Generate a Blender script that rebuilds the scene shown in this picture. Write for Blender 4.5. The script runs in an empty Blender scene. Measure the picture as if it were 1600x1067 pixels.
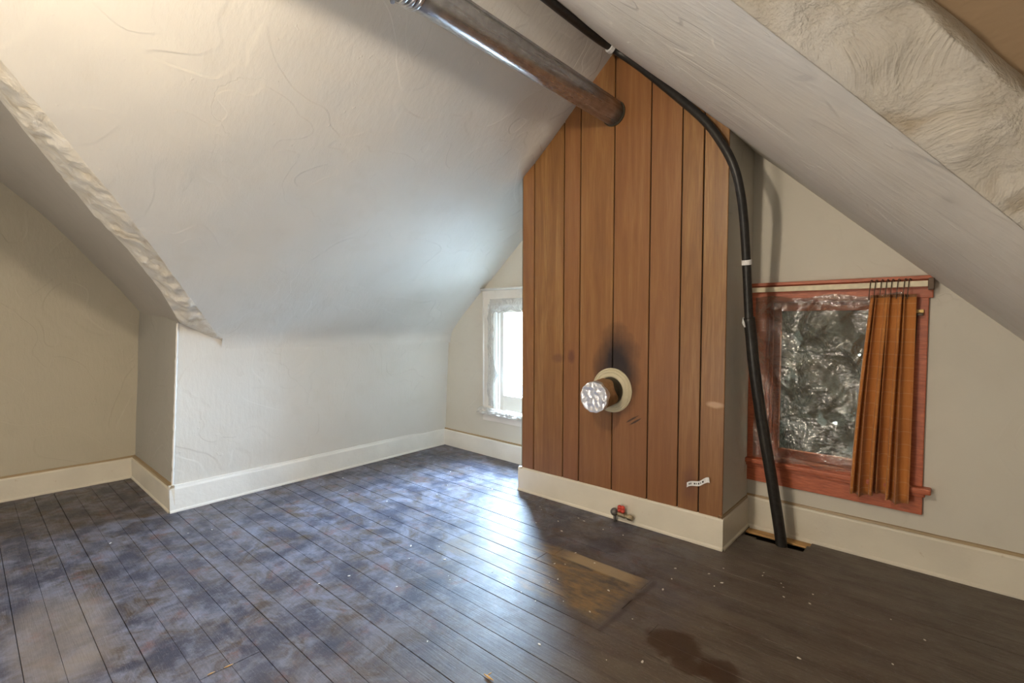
import bpy, bmesh, math, random
from mathutils import Vector, Matrix, noise
random.seed(7)
S = bpy.context.scene
COL = S.collection

# ------------------------------------------------------------------ camera
cam = bpy.data.cameras.new('camera'); cam.sensor_width = 36.0; cam.lens = 767.61 / 1600 * 36.0
cam.clip_start = 0.02
co = bpy.data.objects.new('camera', cam); COL.objects.link(co)
R_ = ((0.74727, 0.02806, -0.66393), (0.66452, -0.02768, 0.74676), (0.00257, -0.99922, -0.03933))
co.matrix_world = Matrix([[R_[i][0], -R_[i][1], -R_[i][2], (0, 0, 1.3)[i]] for i in range(3)] + [[0, 0, 0, 1]])
S.camera = co
# ------------------------------------------------------------------ world: even overcast sky
w = bpy.data.worlds.new('overcast_sky'); S.world = w; w.use_nodes = True
bg = w.node_tree.nodes['Background']; bg.inputs[0].default_value = (0.55, 0.75, 1.0, 1); bg.inputs[1].default_value = 185.0
# ------------------------------------------------------------------ lamps: a bare bulb hung from the ridge, and an added fill light behind the camera
def point_light(name, loc, power, colr, rad):
    l = bpy.data.lights.new(name, 'POINT'); l.energy = power; l.color = colr; l.shadow_soft_size = rad
    o = bpy.data.objects.new(name, l); COL.objects.link(o); o.location = loc; return o
point_light('bulb_light', (-1.22, 0.08, 2.50), 78.0, (1.0, 0.85, 0.65), 0.045)
point_light('south_fill_light', (-1.45, -1.75, .52), 92.0, (1.0, 0.88, 0.73), 0.15)  # unseen fill added to brighten the right slope and plaster band
def portal(name, loc, sx, sz, rot):
    l = bpy.data.lights.new(name, 'AREA'); l.shape = 'RECTANGLE'; l.size = sx; l.size_y = sz; l.cycles.is_portal = True
    o = bpy.data.objects.new(name, l); COL.objects.link(o); o.location = loc; o.rotation_euler = rot
portal('window_portal', (-2.88, 3.56, 1.0), 0.75, 1.0, (-math.pi / 2, 0, 0))
S.view_settings.view_transform = 'Standard'; S.view_settings.look = 'None'
S.view_settings.exposure = 0.25; S.view_settings.gamma = 1.0; S.view_settings.use_curve_mapping = False

# ------------------------------------------------------------------ helpers
def lerp(a, b, t): return a + (b - a) * t
def vlerp(a, b, t): return tuple(lerp(p, q, t) for p, q in zip(a, b))
def interp(x, xs, ys):
    if x <= xs[0]: return ys[0]
    for i in range(len(xs) - 1):
        if x <= xs[i + 1]: return lerp(ys[i], ys[i + 1], (x - xs[i]) / (xs[i + 1] - xs[i]))
    return ys[-1]
def nz(p, s, o=0.0): return noise.noise(Vector((p[0] * s + o, p[1] * s + o * 1.7, p[2] * s - o)))
def link(name, me, mat=None, parent=None, kind=None, label=None, cat=None, group=None, smooth=False):
    o = bpy.data.objects.new(name, me); COL.objects.link(o)
    if mat is not None and not me.materials: me.materials.append(mat)
    if parent is not None: o.parent = parent
    if kind: o['kind'] = kind
    if label: o['label'] = label
    if cat: o['category'] = cat
    if group: o['group'] = group
    if smooth:
        for p in me.polygons: p.use_smooth = True
    return o
def mesh(name, v, f, mat=None, parent=None, **k):
    me = bpy.data.meshes.new(name); me.from_pydata([tuple(p) for p in v], [], f); me.update()
    return link(name, me, mat, parent, **k)
def bmobj(name, bm, mat=None, parent=None, **k):
    bmesh.ops.recalc_face_normals(bm, faces=bm.faces)
    me = bpy.data.meshes.new(name); bm.to_mesh(me); bm.free()
    return link(name, me, mat, parent, **k)
def empty(name, loc=(0, 0, 0), label=None, cat=None, group=None, kind=None):
    o = bpy.data.objects.new(name, None); COL.objects.link(o); o.location = (0, 0, 0); o.empty_display_size = .05
    if label: o['label'] = label
    if cat: o['category'] = cat
    if group: o['group'] = group
    if kind: o['kind'] = kind
    return o
def grid(name, fn, nu, nv, mat, parent=None, **k):
    v = [fn(i / nu, j / nv) for j in range(nv + 1) for i in range(nu + 1)]
    f = [(j * (nu + 1) + i, j * (nu + 1) + i + 1, (j + 1) * (nu + 1) + i + 1, (j + 1) * (nu + 1) + i) for j in range(nv) for i in range(nu)]
    k.setdefault('smooth', True)
    return mesh(name, v, f, mat, parent, **k)
IDM = lambda x, y, z: (x, y, z)
def addbox(bm, x0, x1, y0, y1, z0, z1, mp=IDM, bev=0.0):
    vs = [bm.verts.new(mp(x, y, z)) for x in (x0, x1) for y in (y0, y1) for z in (z0, z1)]
    fs = [bm.faces.new([vs[i] for i in q]) for q in ((0, 1, 3, 2), (4, 6, 7, 5), (0, 4, 5, 1), (2, 3, 7, 6), (0, 2, 6, 4), (1, 5, 7, 3))]
    if bev > 0:
        es = list({e for f in fs for e in f.edges})
        bmesh.ops.recalc_face_normals(bm, faces=fs)
        bmesh.ops.bevel(bm, geom=es, offset=bev, segments=2, profile=.6, affect='EDGES')
def box(name, x0, x1, y0, y1, z0, z1, mat, parent=None, mp=IDM, bev=0.004, **k):
    bm = bmesh.new(); addbox(bm, x0, x1, y0, y1, z0, z1, mp, bev); return bmobj(name, bm, mat, parent, **k)
def addtube(bm, pts, rad, seg=14, cap=True):
    pts = [Vector(p) for p in pts]; n = len(pts)
    if not hasattr(rad, '__len__'): rad = [rad] * n
    up = None; rings = []
    for i, p in enumerate(pts):
        t = (pts[min(i + 1, n - 1)] - pts[max(i - 1, 0)]).normalized()
        if up is None:
            up = Vector((0, 0, 1)) if abs(t.z) < .9 else Vector((1, 0, 0))
        a = t.cross(up).normalized(); b = a.cross(t).normalized(); up = b
        rings.append([bm.verts.new(p + (a * math.cos(q) + b * math.sin(q)) * rad[i]) for q in [2 * math.pi * s / seg for s in range(seg)]])
    for r0, r1 in zip(rings, rings[1:]):
        for s in range(seg): bm.faces.new((r0[s], r0[(s + 1) % seg], r1[(s + 1) % seg], r1[s]))
    if cap:
        bm.faces.new(rings[0][::-1]); bm.faces.new(rings[-1])
def tube(name, pts, rad, mat, parent=None, seg=14, **k):
    bm = bmesh.new(); addtube(bm, pts, rad, seg); k.setdefault('smooth', True); return bmobj(name, bm, mat, parent, **k)
def smoothpath(pts, n=10):
    P = [Vector(p) for p in pts]; out = []
    for i in range(len(P) - 1):
        p0 = P[max(i - 1, 0)]; p1 = P[i]; p2 = P[i + 1]; p3 = P[min(i + 2, len(P) - 1)]
        for j in range(n):
            t = j / n
            out.append(0.5 * ((2 * p1) + (-p0 + p2) * t + (2 * p0 - 5 * p1 + 4 * p2 - p3) * t * t + (-p0 + 3 * p1 - 3 * p2 + p3) * t ** 3))
    out.append(P[-1]); return out

# ------------------------------------------------------------------ materials
class NT:
    def __init__(s, name):
        s.m = bpy.data.materials.new(name); s.m.use_nodes = True; s.t = s.m.node_tree; s.b = s.t.nodes['Principled BSDF']
        s.pos = s.n('ShaderNodeNewGeometry').outputs['Position']
    def n(s, ty, **k):
        q = s.t.nodes.new(ty)
        for a, b in k.items(): setattr(q, a, b)
        return q
    def l(s, a, b): s.t.links.new(a, b)
    def put(s, sock, v):
        if isinstance(v, (int, float)): sock.default_value = v
        elif isinstance(v, tuple): sock.default_value = v if len(v) != 3 or sock.type == 'VECTOR' else (*v, 1)
        else: s.l(v, sock)
    def scaled(s, sc, off=(0, 0, 0)):
        q = s.n('ShaderNodeMapping'); s.l(s.pos, q.inputs[0]); q.inputs['Scale'].default_value = sc; q.inputs['Location'].default_value = off; return q.outputs[0]
    def noise(s, scale, detail=4, rough=.55, vec=None, dist=0.0):
        q = s.n('ShaderNodeTexNoise'); s.l(vec or s.pos, q.inputs['Vector'])
        q.inputs['Scale'].default_value = scale; q.inputs['Detail'].default_value = detail; q.inputs['Roughness'].default_value = rough; q.inputs['Distortion'].default_value = dist
        return q.outputs['Fac']
    def ramp(s, f, stops, interp='LINEAR'):
        q = s.n('ShaderNodeValToRGB'); s.l(f, q.inputs[0]); cr = q.color_ramp; cr.interpolation = interp
        while len(cr.elements) < len(stops): cr.elements.new(.5)
        for e, (p, c) in zip(cr.elements, stops):
            e.position = p; e.color = (c, c, c, 1) if isinstance(c, (int, float)) else (*c, 1)
        return q.outputs[0]
    def mix(s, f, a, b, mode='MIX'):
        q = s.n('ShaderNodeMix', data_type='RGBA', blend_type=mode)
        s.put(q.inputs[0], f); s.put(q.inputs[6], a); s.put(q.inputs[7], b); return q.outputs[2]
    def math(s, op, a, b=0.0, c=0.0, clamp=False):
        q = s.n('ShaderNodeMath', operation=op, use_clamp=clamp); s.put(q.inputs[0], a); s.put(q.inputs[1], b); s.put(q.inputs[2], c); return q.outputs[0]
    def sep(s, v=None):
        q = s.n('ShaderNodeSeparateXYZ'); s.l(v or s.pos, q.inputs[0]); return q.outputs
    def rnd(s): return s.n('ShaderNodeObjectInfo').outputs['Random']
    def blob(s, c, r, edge=0.35, warp=0.0, wscale=8.0):
        """1 inside an ellipsoid round c with radii r, falling off to 0"""
        d = s.n('ShaderNodeVectorMath', operation='SUBTRACT'); s.l(s.pos, d.inputs[0]); d.inputs[1].default_value = c
        e = s.n('ShaderNodeVectorMath', operation='DIVIDE'); s.l(d.outputs[0], e.inputs[0]); e.inputs[1].default_value = r
        L = s.n('ShaderNodeVectorMath', operation='LENGTH'); s.l(e.outputs[0], L.inputs[0]); v = L.outputs['Value']
        if warp: v = s.math('ADD', v, s.math('MULTIPLY', s.math('SUBTRACT', s.noise(wscale, 4), .5), warp))
        return s.ramp(v, [(1 - edge if edge < 1 else 0, 1.0), (1.0, 0.0)])
    def bump(s, h, dist=0.01, strength=1.0, prev=None):
        q = s.n('ShaderNodeBump'); q.inputs['Distance'].default_value = dist; q.inputs['Strength'].default_value = strength; s.l(h, q.inputs['Height'])
        if prev is not None: s.l(prev, q.inputs['Normal'])
        return q.outputs[0]
    def out(s, col=None, rough=None, nrm=None, **k):
        if col is not None: s.put(s.b.inputs['Base Color'], col)
        if rough is not None: s.put(s.b.inputs['Roughness'], rough)
        if nrm is not None: s.l(nrm, s.b.inputs['Normal'])
        for a, v in k.items(): s.put(s.b.inputs[a.replace('_', ' ')], v)
        return s.m

def plaster(name, base, dirt, rough_amt=1.0, lump=1.0, dirtamt=.5):
    t = NT(name)
    big = t.noise(1.3, 3); med = t.noise(5, 5); fine = t.noise(60, 4)
    c = t.mix(t.ramp(big, [(.35, 0), (.7, 1)]), base, tuple(x * .93 for x in base))
    c = t.mix(t.math('MULTIPLY', t.ramp(med, [(.55, 0), (.8, 1)]), dirtamt), c, dirt)
    # trowelled skim coats: patches whose edges stand proud, and hairline cracks
    skim = t.ramp(t.noise(1.7, 2, .5, dist=.6), [(.44, 0), (.455, .6), (.56, .62), (.57, 1)])
    vo = t.n('ShaderNodeTexVoronoi', feature='DISTANCE_TO_EDGE'); wv = t.n('ShaderNodeVectorMath', operation='ADD')
    nn = t.n('ShaderNodeTexNoise'); nn.inputs['Scale'].default_value = 2.2; nn.inputs['Detail'].default_value = 5; t.l(t.pos, nn.inputs['Vector'])
    t.l(t.pos, wv.inputs[0]); t.l(nn.outputs['Color'], wv.inputs[1]); t.l(wv.outputs[0], vo.inputs['Vector']); vo.inputs['Scale'].default_value = .9
    crack = t.ramp(vo.outputs['Distance'], [(0, 0), (.006, 1)])
    gate = t.ramp(t.noise(.9, 1), [(.54, 0), (.66, 1)])
    crack = t.math('SUBTRACT', 1.0, t.math('MULTIPLY', t.math('SUBTRACT', 1.0, crack), gate))
    scr = t.noise(14, 3, .6, t.scaled((1, 2.5, 1)))
    n1 = t.bump(skim, .0032 * lump, .9)
    n2 = t.bump(scr, .009 * lump, .24, n1)
    n3 = t.bump(crack, .002, .4, n2)
    n4 = t.bump(t.ramp(t.noise(22, 2), [(.71, 0), (.77, 1)]), .003 * lump, .35, n3)
    n5 = t.bump(fine, .0012 * rough_amt, .3, n4)
    c = t.mix(t.math('MULTIPLY', t.math('SUBTRACT', 1.0, crack), .2), c, (.42, .38, .32))
    return t.out(c, .62, n5)

M_PLASTER = plaster('painted_plaster', (.63, .605, .555), (.53, .49, .42), dirtamt=.35)
M_SLOPE_R = plaster('painted_plaster_slope', (.74, .71, .65), (.60, .55, .47), 1.2, 1.0, .5)
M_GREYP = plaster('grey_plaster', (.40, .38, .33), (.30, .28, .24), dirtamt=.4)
M_GABLE = plaster('gable_plaster', (.60, .57, .495), (.52, .485, .41), .6, .5, .35)
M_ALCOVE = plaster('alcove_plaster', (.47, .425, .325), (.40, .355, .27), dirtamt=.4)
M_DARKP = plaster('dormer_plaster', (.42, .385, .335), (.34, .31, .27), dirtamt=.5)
M_BROWNP = plaster('brown_plaster', (.36, .25, .15), (.26, .18, .10), 1.6, 1.6, .6)

def rough_plaster():
    t = NT('rough_plaster_edge')
    a = t.noise(9, 6, .62, dist=.8); b = t.noise(30, 5, .6)
    c = t.ramp(a, [(.28, (.46, .38, .27)), (.42, (.62, .57, .48)), (.62, (.69, .66, .60))])
    n = t.bump(a, .02, .8); n = t.bump(b, .005, .6, n)
    return t.out(c, .7, n)
M_ROUGH = rough_plaster()

def trim_paint(name, base, chip, amt=.5, rough=.4):
    t = NT(name)
    z = t.sep()[2]
    a = t.noise(18, 6, .65); b = t.noise(3, 3)
    c = t.mix(t.ramp(b, [(.35, 0), (.7, 1)]), base, tuple(x * .88 for x in base))
    c = t.mix(t.math('MULTIPLY', t.ramp(a, [(.66, 0), (.72, 1)]), amt), c, chip)
    return t.out(c, rough, t.bump(t.noise(40, 4), .0015))
M_TRIM = trim_paint('cream_gloss_paint', (.72, .67, .56), (.42, .30, .17), .5)
M_TRIMW = trim_paint('white_gloss_paint', (.78, .765, .72), (.55, .46, .36), .4)
M_PEEL = trim_paint('peeling_white_paint', (.70, .66, .60), (.36, .29, .22), .9, .55)
M_STAIN = trim_paint('brown_stained_edge', (.36, .26, .14), (.2, .13, .07), .8)

def redwood():
    t = NT('red_stained_wood')
    g = t.noise(6, 6, .6, t.scaled((3, 20, 20))); b = t.noise(4, 4)
    c = t.ramp(g, [(.3, (.30, .070, .026)), (.55, (.46, .115, .045)), (.75, (.55, .16, .065))])
    c = t.mix(t.math('MULTIPLY', t.ramp(b, [(.5, 0), (.75, 1)]), .5), c, (.34, .10, .055))
    return t.out(c, .42, t.bump(g, .001))
M_RED = redwood()

def floor_mat():
    t = NT('worn_dark_floorboards')
    x, y, z = t.sep()
    r = t.rnd()
    grain = t.noise(5, 6, .65, t.scaled((1.2, 26, 26)), .4)
    c = t.ramp(grain, [(.25, (.030, .020, .013)), (.5, (.068, .048, .034)), (.75, (.135, .10, .074))])
    c = t.mix(t.math('MULTIPLY', r, .35), c, (.050, .036, .028))
    # reflected sky sheen painted in as greyish violet clouds, with red-brown left in between
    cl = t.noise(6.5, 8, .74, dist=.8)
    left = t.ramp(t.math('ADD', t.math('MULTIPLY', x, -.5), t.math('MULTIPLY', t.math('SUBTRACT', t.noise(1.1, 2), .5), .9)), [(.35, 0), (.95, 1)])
    sky_sheen = t.math('MULTIPLY', t.ramp(cl, [(.38, .0), (.60, .95)]), left)
    c = t.mix(t.math('MULTIPLY', sky_sheen, .8), c, (.19, .205, .27))
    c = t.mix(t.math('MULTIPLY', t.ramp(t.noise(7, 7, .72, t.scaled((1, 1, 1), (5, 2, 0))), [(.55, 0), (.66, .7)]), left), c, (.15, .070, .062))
    c = t.mix(t.math('MULTIPLY', t.ramp(t.noise(5.2, 7, .7, t.scaled((1, 1, 1), (1, 8, 0))), [(.46, 0), (.60, .9)]), left), c, (.033, .036, .060))  # navy blotches, the dark part of the painted sky tint
    # grey traffic dust on the right
    c = t.mix(t.math('MULTIPLY', t.ramp(t.noise(5, 7, .7, t.scaled((.6, 2.2, 1))), [(.36, .1), (.68, .8)]), t.math('SUBTRACT', 1.0, left)), c, (.150, .128, .102))
    # fine scratches
    sc = t.ramp(t.noise(11, 7, .75, t.scaled((2.2, 7, 1)), 2.2), [(.575, 0), (.60, .45), (.625, 0)])
    c = t.mix(sc, c, (.30, .29, .30))
    # footprint of a stove mat: bare golden boards in a rectangle
    w1 = t.math('MULTIPLY', t.math('SUBTRACT', t.noise(7, 4), .5), .14)
    def band(v, a, b, e):
        return t.math('MULTIPLY', t.math('SMOOTH_MIN', t.math('DIVIDE', t.math('SUBTRACT', v, a), e), 1.0, .1, clamp=True), t.math('SMOOTH_MIN', t.math('DIVIDE', t.math('SUBTRACT', b, v), e), 1.0, .1, clamp=True), clamp=True)
    rect = t.math('MULTIPLY', band(t.math('ADD', x, w1), -2.2, -1.08, .05), band(t.math('ADD', y, w1), 1.79, 2.28, .04))
    gold = t.math('MULTIPLY', t.ramp(t.noise(7, 7, .72, t.scaled((1, 2.6, 1), (3, 3, 0))), [(.40, .0), (.62, .9)]), t.ramp(t.math('ADD', t.math('MULTIPLY', x, 1.0), 2.2), [(.1, .35), (.7, 1)]))
    c = t.mix(t.math('MULTIPLY', rect, .5), c, (.085, .07, .055))
    c = t.mix(t.math('MULTIPLY', rect, gold), c, (.27, .18, .085))
    pale = t.math('MULTIPLY', band(x, -1.62, -1.085, .12), band(y, 2.178, 2.278, .012))
    c = t.mix(t.math('MULTIPLY', pale, .8), c, (.38, .29, .18))
    rim = t.math('MULTIPLY', band(t.math('ADD', x, t.math('MULTIPLY', w1, .25)), -1.085, -1.045, .015), band(y, 1.74, 2.3, .03))
    rim2 = t.math('MULTIPLY', band(t.math('ADD', y, t.math('MULTIPLY', w1, .25)), 1.745, 1.79, .02), band(x, -1.6, -1.05, .1))
    c = t.mix(t.math('MULTIPLY', t.math('MAXIMUM', rim, rim2), .55), c, (.028, .022, .018))
    # water stains
    for cc, rr in (((-.60, 1.845, 0), (.085, .085, 1)), ((-.80, 1.885, 0), (.12, .11, 1)), ((-.70, 1.80, 0), (.09, .05, 1))):
        s = t.blob(cc, rr, .25, 1.0, 14)
        c = t.mix(t.math('MULTIPLY', s, .8), c, (.040, .019, .010))
    # tan patch by the left edge
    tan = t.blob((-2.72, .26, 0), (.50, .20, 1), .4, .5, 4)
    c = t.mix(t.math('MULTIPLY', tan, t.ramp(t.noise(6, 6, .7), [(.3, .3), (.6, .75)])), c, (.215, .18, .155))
    rough = t.math('ADD', t.math('MULTIPLY', t.noise(9, 6, .7), .40), .26)
    n = t.bump(grain, .0018, .6); n = t.bump(t.noise(3, 3), .004, .5, n)
    return t.out(c, rough, n, Specular_IOR_Level=.38)
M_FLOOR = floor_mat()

def board_mat():
    t = NT('lauan_plywood_panel')
    x, y, z = t.sep(); r = t.rnd()
    off = t.n('ShaderNodeCombineXYZ'); t.l(t.math('MULTIPLY', r, 37.0), off.inputs[0]); t.l(t.math('MULTIPLY', r, 11.0), off.inputs[2])
    vv = t.n('ShaderNodeVectorMath', operation='ADD'); t.l(t.pos, vv.inputs[0]); t.l(off.outputs[0], vv.inputs[1])
    mp = t.n('ShaderNodeMapping'); t.l(vv.outputs[0], mp.inputs[0]); mp.inputs['Scale'].default_value = (9, 9, .55)
    g = t.noise(1.6, 5, .55, mp.outputs[0], 1.4)
    mp2 = t.n('ShaderNodeMapping'); t.l(vv.outputs[0], mp2.inputs[0]); mp2.inputs['Scale'].default_value = (60, 60, 2.2)
    f = t.noise(3, 5, .6, mp2.outputs[0])
    c = t.ramp(g, [(.28, (.185, .085, .026)), (.5, (.285, .145, .045)), (.72, (.395, .218, .080))])
    c = t.mix(t.math('MULTIPLY', t.ramp(f, [(.35, .0), (.7, 1)]), .65), c, (.17, .066, .022))
    c = t.mix(t.math('MULTIPLY', r, .55), c, (.235, .092, .034))
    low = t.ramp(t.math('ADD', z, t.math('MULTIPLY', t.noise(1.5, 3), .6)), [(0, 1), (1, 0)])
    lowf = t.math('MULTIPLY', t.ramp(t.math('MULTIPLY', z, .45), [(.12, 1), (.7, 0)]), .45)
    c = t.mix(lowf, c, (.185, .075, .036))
    # soot above and round the flue hole
    s1 = t.blob((-1.625, 2.86, 1.00), (.185, 1, .30), .68, .75, 6)
    s1 = t.math('POWER', s1, .75)
    c = t.mix(t.math('MULTIPLY', s1, .97), c, (.012, .007, .008))
    s2 = t.blob((-1.64, 2.86, .86), (.185, 1, .20), .5, .2, 8)
    c = t.mix(t.math('MULTIPLY', s2, .55), c, (.035, .016, .012))
    # two dark scuffs, and bruises
    for cc in ((-1.505, 2.86, .68), (-1.485, 2.86, .665)):
        mpx = t.n('ShaderNodeMapping', vector_type='TEXTURE'); t.l(t.pos, mpx.inputs[0]); mpx.inputs['Location'].default_value = cc; mpx.inputs['Rotation'].default_value = (0, -math.radians(33), 0); mpx.inputs['Scale'].default_value = (.075, 1, .009)
        L = t.n('ShaderNodeVectorMath', operation='LENGTH'); t.l(mpx.outputs[0], L.inputs[0])
        c = t.mix(t.ramp(t.math('ADD', L.outputs['Value'], t.math('MULTIPLY', t.noise(60, 2), .5)), [(.7, .9), (1.1, 0)]), c, (.035, .018, .012))
    for cc, rr, aa in (((-1.985, 2.86, 1.06), (.035, 1, .06), .6), ((-2.10, 2.86, 1.04), (.07, 1, .04), .4), ((-1.13, 2.86, .34), (.06, 1, .14), .35)):
        c = t.mix(t.math('MULTIPLY', t.blob(cc, rr, .6, .8, 12), aa), c, (.09, .026, .026))
    pale = t.blob((-.985, 2.86, .83), (.06, 1, .022), .5, .6, 14)
    c = t.mix(t.math('MULTIPLY', pale, .5), c, (.62, .42, .27))
    return t.out(c, .36, t.bump(f, .0008, .6), Specular_IOR_Level=.45)
M_BOARD = board_mat()

def simple(name, col, rough=.5, metal=0.0, nscale=20, namt=.15, bump=.001, **k):
    t = NT(name)
    n = t.noise(nscale, 5)
    c = t.mix(t.ramp(n, [(.3, 0), (.7, 1)]), tuple(x * (1 - namt) for x in col), tuple(min(1, x * (1 + namt)) for x in col))
    return t.out(c, rough, t.bump(n, bump), Metallic=metal, **k)
M_BLACK = simple('black_rubber_conduit', (.016, .014, .012), .42, 0, 40, .5)
M_DARK = simple('dark_gap', (.012, .009, .007), .9)
M_SUB = simple('subfloor_boards', (.02, .014, .010), .9)
M_TAN = simple('bare_pine', (.52, .31, .115), .6, 0, 12, .25)
M_FOIL = None
def foil():
    t = NT('crumpled_foil'); v = t.n('ShaderNodeTexVoronoi'); v.inputs['Scale'].default_value = 22; t.l(t.pos, v.inputs['Vector'])
    n = t.bump(v.outputs['Distance'], .012, .8); n = t.bump(t.noise(45, 3), .004, .6, n)
    return t.out((.80, .80, .84), .30, n, Metallic=.75)
M_FOIL = foil()
M_CARD = simple('brown_cardboard', (.30, .17, .075), .7, 0, 30, .3)
M_OLDPIPE = simple('sooty_steel', (.045, .037, .022), .6, .3, 20, .4)
M_COLLAR = trim_paint('cream_painted_collar', (.60, .54, .38), (.28, .22, .13), .6)
def galv():
    t = NT('aged_galvanised_steel')
    mp = t.scaled((14, 1.2, 14)); a = t.noise(3, 6, .6, mp); b = t.noise(26, 5, .6)
    x, y, z = t.sep()
    rust = t.math('MULTIPLY', t.ramp(t.math('ADD', a, t.math('MULTIPLY', t.math('SUBTRACT', y, 1.6), .16)), [(.56, 0), (.84, 1)]), .6)
    c = t.mix(t.ramp(b, [(.35, 0), (.65, 1)]), (.42, .42, .43), (.56, .56, .57))
    c = t.mix(rust, c, (.20, .125, .072))
    rg = t.math('ADD', t.math('MULTIPLY', rust, .25), .27)
    return t.out(c, rg, t.bump(b, .0008), Metallic=.9)
M_GALV = galv()
M_ROD = simple('cream_enamel_rod', (.70, .62, .44), .45)
M_WHITE = simple('white_tape', (.80, .80, .80), .5, 0, 40, .1)
M_BRASS = simple('worn_brass', (.32, .26, .17), .4, .8, 40, .3)
M_IRON = simple('grey_iron', (.20, .185, .17), .5, .7, 40, .3)
M_REDKNOB = simple('red_plastic_handle', (.55, .055, .03), .4)
M_FLAKE = simple('paint_flake', (.72, .70, .64), .7)
M_SPLINT = simple('splintered_pine', (.62, .38, .13), .6)
M_HOOK = simple('dark_wire', (.10, .07, .05), .5, .6)
M_GLASS = NT('window_glass').m
def glassmat():
    t = NT('dusty_glass'); nt = t.t; nt.nodes.remove(t.b); o = nt.nodes['Material Output']
    tr = t.n('ShaderNodeBsdfTransparent'); tr.inputs[0].default_value = (.93, .95, .95, 1)
    gl = t.n('ShaderNodeBsdfGlossy'); gl.inputs['Roughness'].default_value = .42
    mx = t.n('ShaderNodeMixShader'); mx.inputs[0].default_value = .035
    t.l(tr.outputs[0], mx.inputs[1]); t.l(gl.outputs[0], mx.inputs[2]); t.l(mx.outputs[0], o.inputs[0]); return t.m
M_GLASS = glassmat()
def filmmat(name, glossy, white, tint, rough, bumpd, facet=.002):
    t = NT(name); nt = t.t; nt.nodes.remove(t.b); o = nt.nodes['Material Output']
    nb = t.bump(t.noise(20, 5, .6, dist=1.0), bumpd, 1.0)
    vo = t.n('ShaderNodeTexVoronoi'); vo.inputs['Scale'].default_value = 52; t.l(t.pos, vo.inputs['Vector'])
    nb = t.bump(vo.outputs['Distance'], facet, 1.0, nb)
    tr = t.n('ShaderNodeBsdfTransparent'); tr.inputs[0].default_value = (*tint, 1)
    gl = t.n('ShaderNodeBsdfGlossy'); gl.inputs['Roughness'].default_value = rough; t.l(nb, gl.inputs['Normal'])
    df = t.n('ShaderNodeBsdfDiffuse'); df.inputs[0].default_value = (.8, .78, .72, 1)
    m1 = t.n('ShaderNodeMixShader'); m1.inputs[0].default_value = white
    t.l(tr.outputs[0], m1.inputs[1]); t.l(df.outputs[0], m1.inputs[2])
    lw = t.n('ShaderNodeLayerWeight'); lw.inputs[0].default_value = .35; t.l(nb, lw.inputs['Normal'])
    fac = t.math('ADD', t.math('MULTIPLY', lw.outputs['Fresnel'], .30), glossy, clamp=True)
    m2 = t.n('ShaderNodeMixShader'); t.l(fac, m2.inputs[0]); t.l(m1.outputs[0], m2.inputs[1]); t.l(gl.outputs[0], m2.inputs[2])
    t.l(m2.outputs[0], o.inputs[0]); return t.m
def screenmat():
    t = NT('dark_insect_screen'); nt = t.t; nt.nodes.remove(t.b); o = nt.nodes['Material Output']
    tr = t.n('ShaderNodeBsdfTransparent'); tr.inputs[0].default_value = (.41, .40, .36, 1)
    df = t.n('ShaderNodeBsdfDiffuse'); df.inputs[0].default_value = (.03, .03, .028, 1)
    mx = t.n('ShaderNodeMixShader'); mx.inputs[0].default_value = .2
    t.l(tr.outputs[0], mx.inputs[1]); t.l(df.outputs[0], mx.inputs[2]); t.l(mx.outputs[0], o.inputs[0]); return t.m
M_SCREEN = screenmat()
M_FILM = filmmat('clear_plastic_film', .075, .06, (.62, .57, .46), .07, .0035, .0022)
M_SHRED = filmmat('torn_plastic_film', .18, .50, (.9, .9, .9), .25, .02)
def curtain_mat():
    t = NT('rust_brown_plaid_cloth')
    z = t.sep()[2]
    ln = t.math('FRACT', t.math('MULTIPLY', z, 15.0))
    st = t.ramp(ln, [(0, .55), (.05, .55), (.08, 0), (1, 0)])
    wv = t.noise(260, 2)
    c = t.mix(t.ramp(t.noise(5, 3), [(.3, 0), (.7, 1)]), (.52, .20, .042), (.42, .145, .028))
    c = t.mix(t.math('MULTIPLY', st, .55), c, (.62, .40, .20))
    c = t.mix(t.math('MULTIPLY', wv, .25), c, (.22, .07, .014))
    t.b.inputs['Sheen Weight'].default_value = .15
    return t.out(c, .8, t.bump(wv, .0008))
M_CURT = curtain_mat()
def leafmat():
    t = NT('dark_leaves'); c = t.mix(t.noise(3, 3), (.004, .0045, .003), (.010, .011, .006)); return t.out(c, .6)
M_LEAF = leafmat()
M_BARK = simple('bark', (.05, .035, .025), .9)
M_GROUND = simple('pale_ground', (.30, .29, .27), .95, 0, 3, .4)  # ground made pale so gaps in the tree show as bright glints

# ------------------------------------------------------------------ room geometry
def Yg(x): return 3.347 - .0235 * (x + 1)                      # back gable wall face
def KX(y): return -3.925 - .03 * (y - .93)                       # knee wall foot
XK = -3.94; ZK = 1.172; SL = .823; SR = .96; XR0, ZR0 = -1.65, 3.054
def ZL(x): return ZK + SL * (x - XK)
def ZRt(x): return ZR0 - SR * (x - XR0)
XW = -5.06; XE = 1.8; YS = -2.15; YRET = .93
def gp(x, d, z): return (x, Yg(x) - d, z)                        # point d in front of the gable wall
# west dormer ceiling height over Y
WY = [-.58, .127, .22, .412, .62, .847, 1.005]; WZ = [3.05, 2.37, 2.28, 2.10, 1.87, 1.585, 1.365]
def ZW(y):
    if y < -.58: y = -1.16 - y
    return interp(y, WY, WZ) if y < 1.005 else 1.365 - 1.2 * (y - 1.005)

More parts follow.
